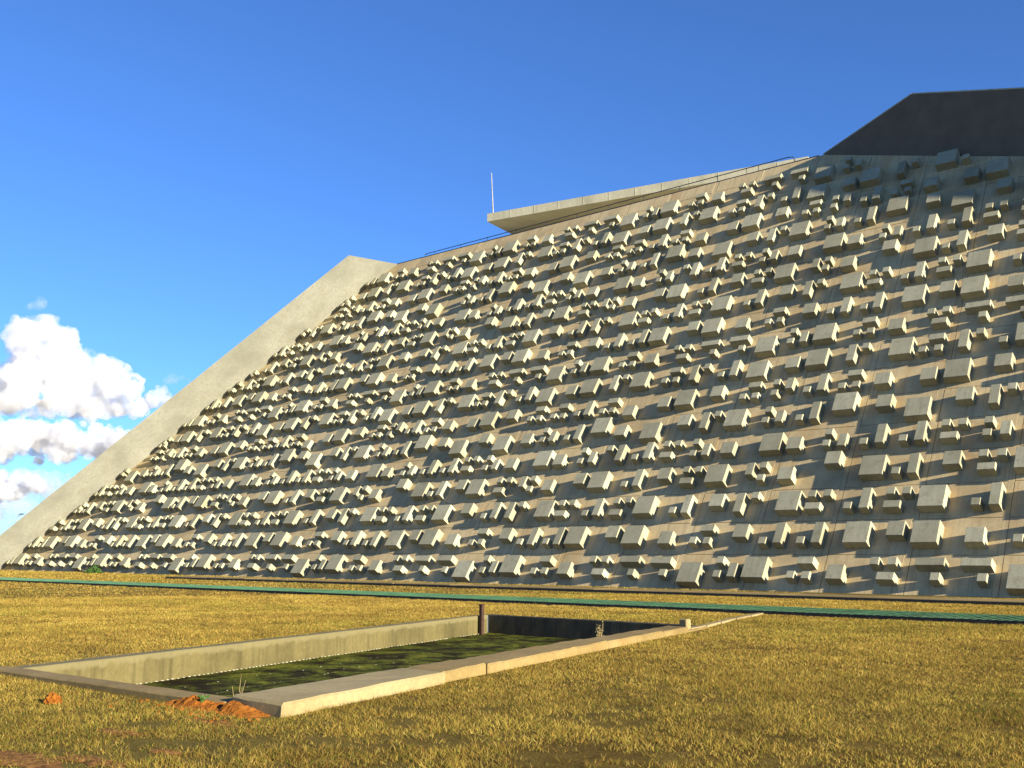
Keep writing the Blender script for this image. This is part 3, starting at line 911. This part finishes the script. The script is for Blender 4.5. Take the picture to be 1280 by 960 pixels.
# ------------------------------------------------------------------ clouds
mc = NT('cumulus', 1.0, 0.0)
mc.t.nodes.remove(mc.b)
pv = mc.n('ShaderNodeVolumePrincipled')
pv.inputs['Color'].default_value = (0.95, 0.95, 0.955, 1)
pv.inputs['Density'].default_value = 0.023
pv.inputs['Anisotropy'].default_value = 0.2
tc = mc.n('ShaderNodeTexCoord')
cn = mc.noise(tc.outputs['Object'], 0.016, 6, 0.62)
cr = mc.n('ShaderNodeMapRange'); cr.inputs['From Min'].default_value = 0.37; cr.inputs['From Max'].default_value = 0.66
cr.inputs['To Min'].default_value = 0.0012; cr.inputs['To Max'].default_value = 0.034
mc.l(cn, cr.inputs[0]); mc.l(cr.outputs[0], pv.inputs['Density'])
mc.l(pv.outputs[0], mc.t.nodes['Material Output'].inputs['Volume'])
sc.cycles.volume_step_rate = 0.3
sc.cycles.volume_max_steps = 256
M_cloud = mc.m
tex1 = bpy.data.textures.new('cloud_large', 'CLOUDS'); tex1.noise_scale = 110; tex1.noise_depth = 5
tex2 = bpy.data.textures.new('cloud_small', 'CLOUDS'); tex2.noise_scale = 34; tex2.noise_depth = 4
def cloud(outline, dist, depth, label, seed, voxel, rmin, rmax, n, mat=None):
    """outline: pixel polygon of the cloud's face; puffs fill it at the given distance"""
    rnd = random.Random(seed)
    def inside(x, y):
        c_ = False
        for (x0, y0), (x1, y1) in zip(outline, outline[1:] + outline[:1]):
            if (y0 > y) != (y1 > y) and x < (x1 - x0) * (y - y0) / (y1 - y0) + x0: c_ = not c_
        return c_
    x0, x1 = min(p[0] for p in outline), max(p[0] for p in outline)
    y0, y1 = min(p[1] for p in outline), max(p[1] for p in outline)
    bm = bmesh.new()
    cnt = 0; pts = []
    while cnt < n:
        x, y = rnd.uniform(x0, x1), rnd.uniform(y0, y1)
        if not inside(x, y): continue
        # distance to outline
        dmin = 1e9
        for (ax, ay), (bx, by) in zip(outline, outline[1:] + outline[:1]):
            t = max(0, min(1, ((x - ax) * (bx - ax) + (y - ay) * (by - ay)) / ((bx - ax) ** 2 + (by - ay) ** 2 + 1e-9)))
            dmin = min(dmin, math.hypot(x - ax - t * (bx - ax), y - ay - t * (by - ay)))
        r = min(max(dmin * 1.05, rmin), rmax * rnd.uniform(0.5, 1))
        d = ray(x, y); d = d / np.linalg.norm(d)
        rr = r / FPX * dist
        dd = dist + rnd.uniform(-1, 1) * depth * min(1, (dmin + 4) / rmax)
        pts.append((d * dd + CAM, rr)); cnt += 1
    ctr = sum((p for p, _ in pts), np.zeros(3)) / len(pts)
    for p, rr in pts:
        m_ = Matrix.Translation(Vector(map(float, p - ctr))) @ Matrix.Diagonal((rr, rr, rr * 0.9, 1))
        bmesh.ops.create_icosphere(bm, subdivisions=2, radius=1.0, matrix=m_)
    o = link('cumulus_cloud', bm_mesh('cumulus_cloud', bm), mat or M_cloud, None, tuple(map(float, ctr)))
    md = o.modifiers.new('union', 'REMESH'); md.mode = 'VOXEL'; md.voxel_size = voxel
    for tx, s_ in ((tex1, 0.30), (tex2, 0.17)):
        dm = o.modifiers.new('billow', 'DISPLACE'); dm.texture = tx; dm.texture_coords = 'GLOBAL'; dm.strength = s_ * 300; dm.mid_level = 0.5
    tag(o, label, 'cloud', 'white clouds low in the sky')
    return o
cloud([(-60, 520), (-60, 470), (-10, 462), (12, 450), (4, 425), (5, 410), (35, 392), (58, 392), (74, 405), (100, 415), (110, 435), (135, 445), (155, 462), (178, 470), (202, 484), (222, 498), (225, 516), (120, 523)], 5200, 160, 'large towering white cumulus cloud beside the slanting slab', 3, 9, 4, 20, 190)
cloud([(-60, 578), (-60, 530), (-20, 526), (10, 524), (60, 522), (95, 528), (150, 534), (172, 543), (150, 572), (60, 581)], 7200, 250, 'broad flat white cloud bank under the large cumulus', 5, 14, 4, 16, 120)
cloud([(-60, 630), (-60, 590), (10, 586), (40, 592), (62, 600), (70, 608), (40, 624), (0, 630)], 11000, 300, 'small pale cloud just above the slab foot', 8, 22, 3, 10, 80)
M_wisp = M_cloud.copy(); M_wisp.name = 'thin_cloud'
_n = M_wisp.node_tree.nodes['Map Range']
_n.inputs['To Min'].default_value = 0.0002; _n.inputs['To Max'].default_value = 0.006
cloud([(16, 388), (30, 384), (40, 376), (52, 373), (60, 380), (50, 388)], 5200, 40, 'faint wisp of cloud over the top of the large cumulus', 12, 7, 2, 7, 26, M_wisp)
cloud([(200, 470), (212, 464), (226, 468), (240, 474), (232, 480), (205, 480)], 5200, 40, 'small thin cloud touching the edge of the slanting slab', 14, 7, 2, 7, 26, M_wisp)
cloud([(-60, 652), (-60, 585), (20, 582), (75, 586), (105, 600), (80, 630), (20, 652)], 12500, 300, 'pale veil of thin cloud low over the horizon', 17, 30, 5, 18, 60, M_wisp)
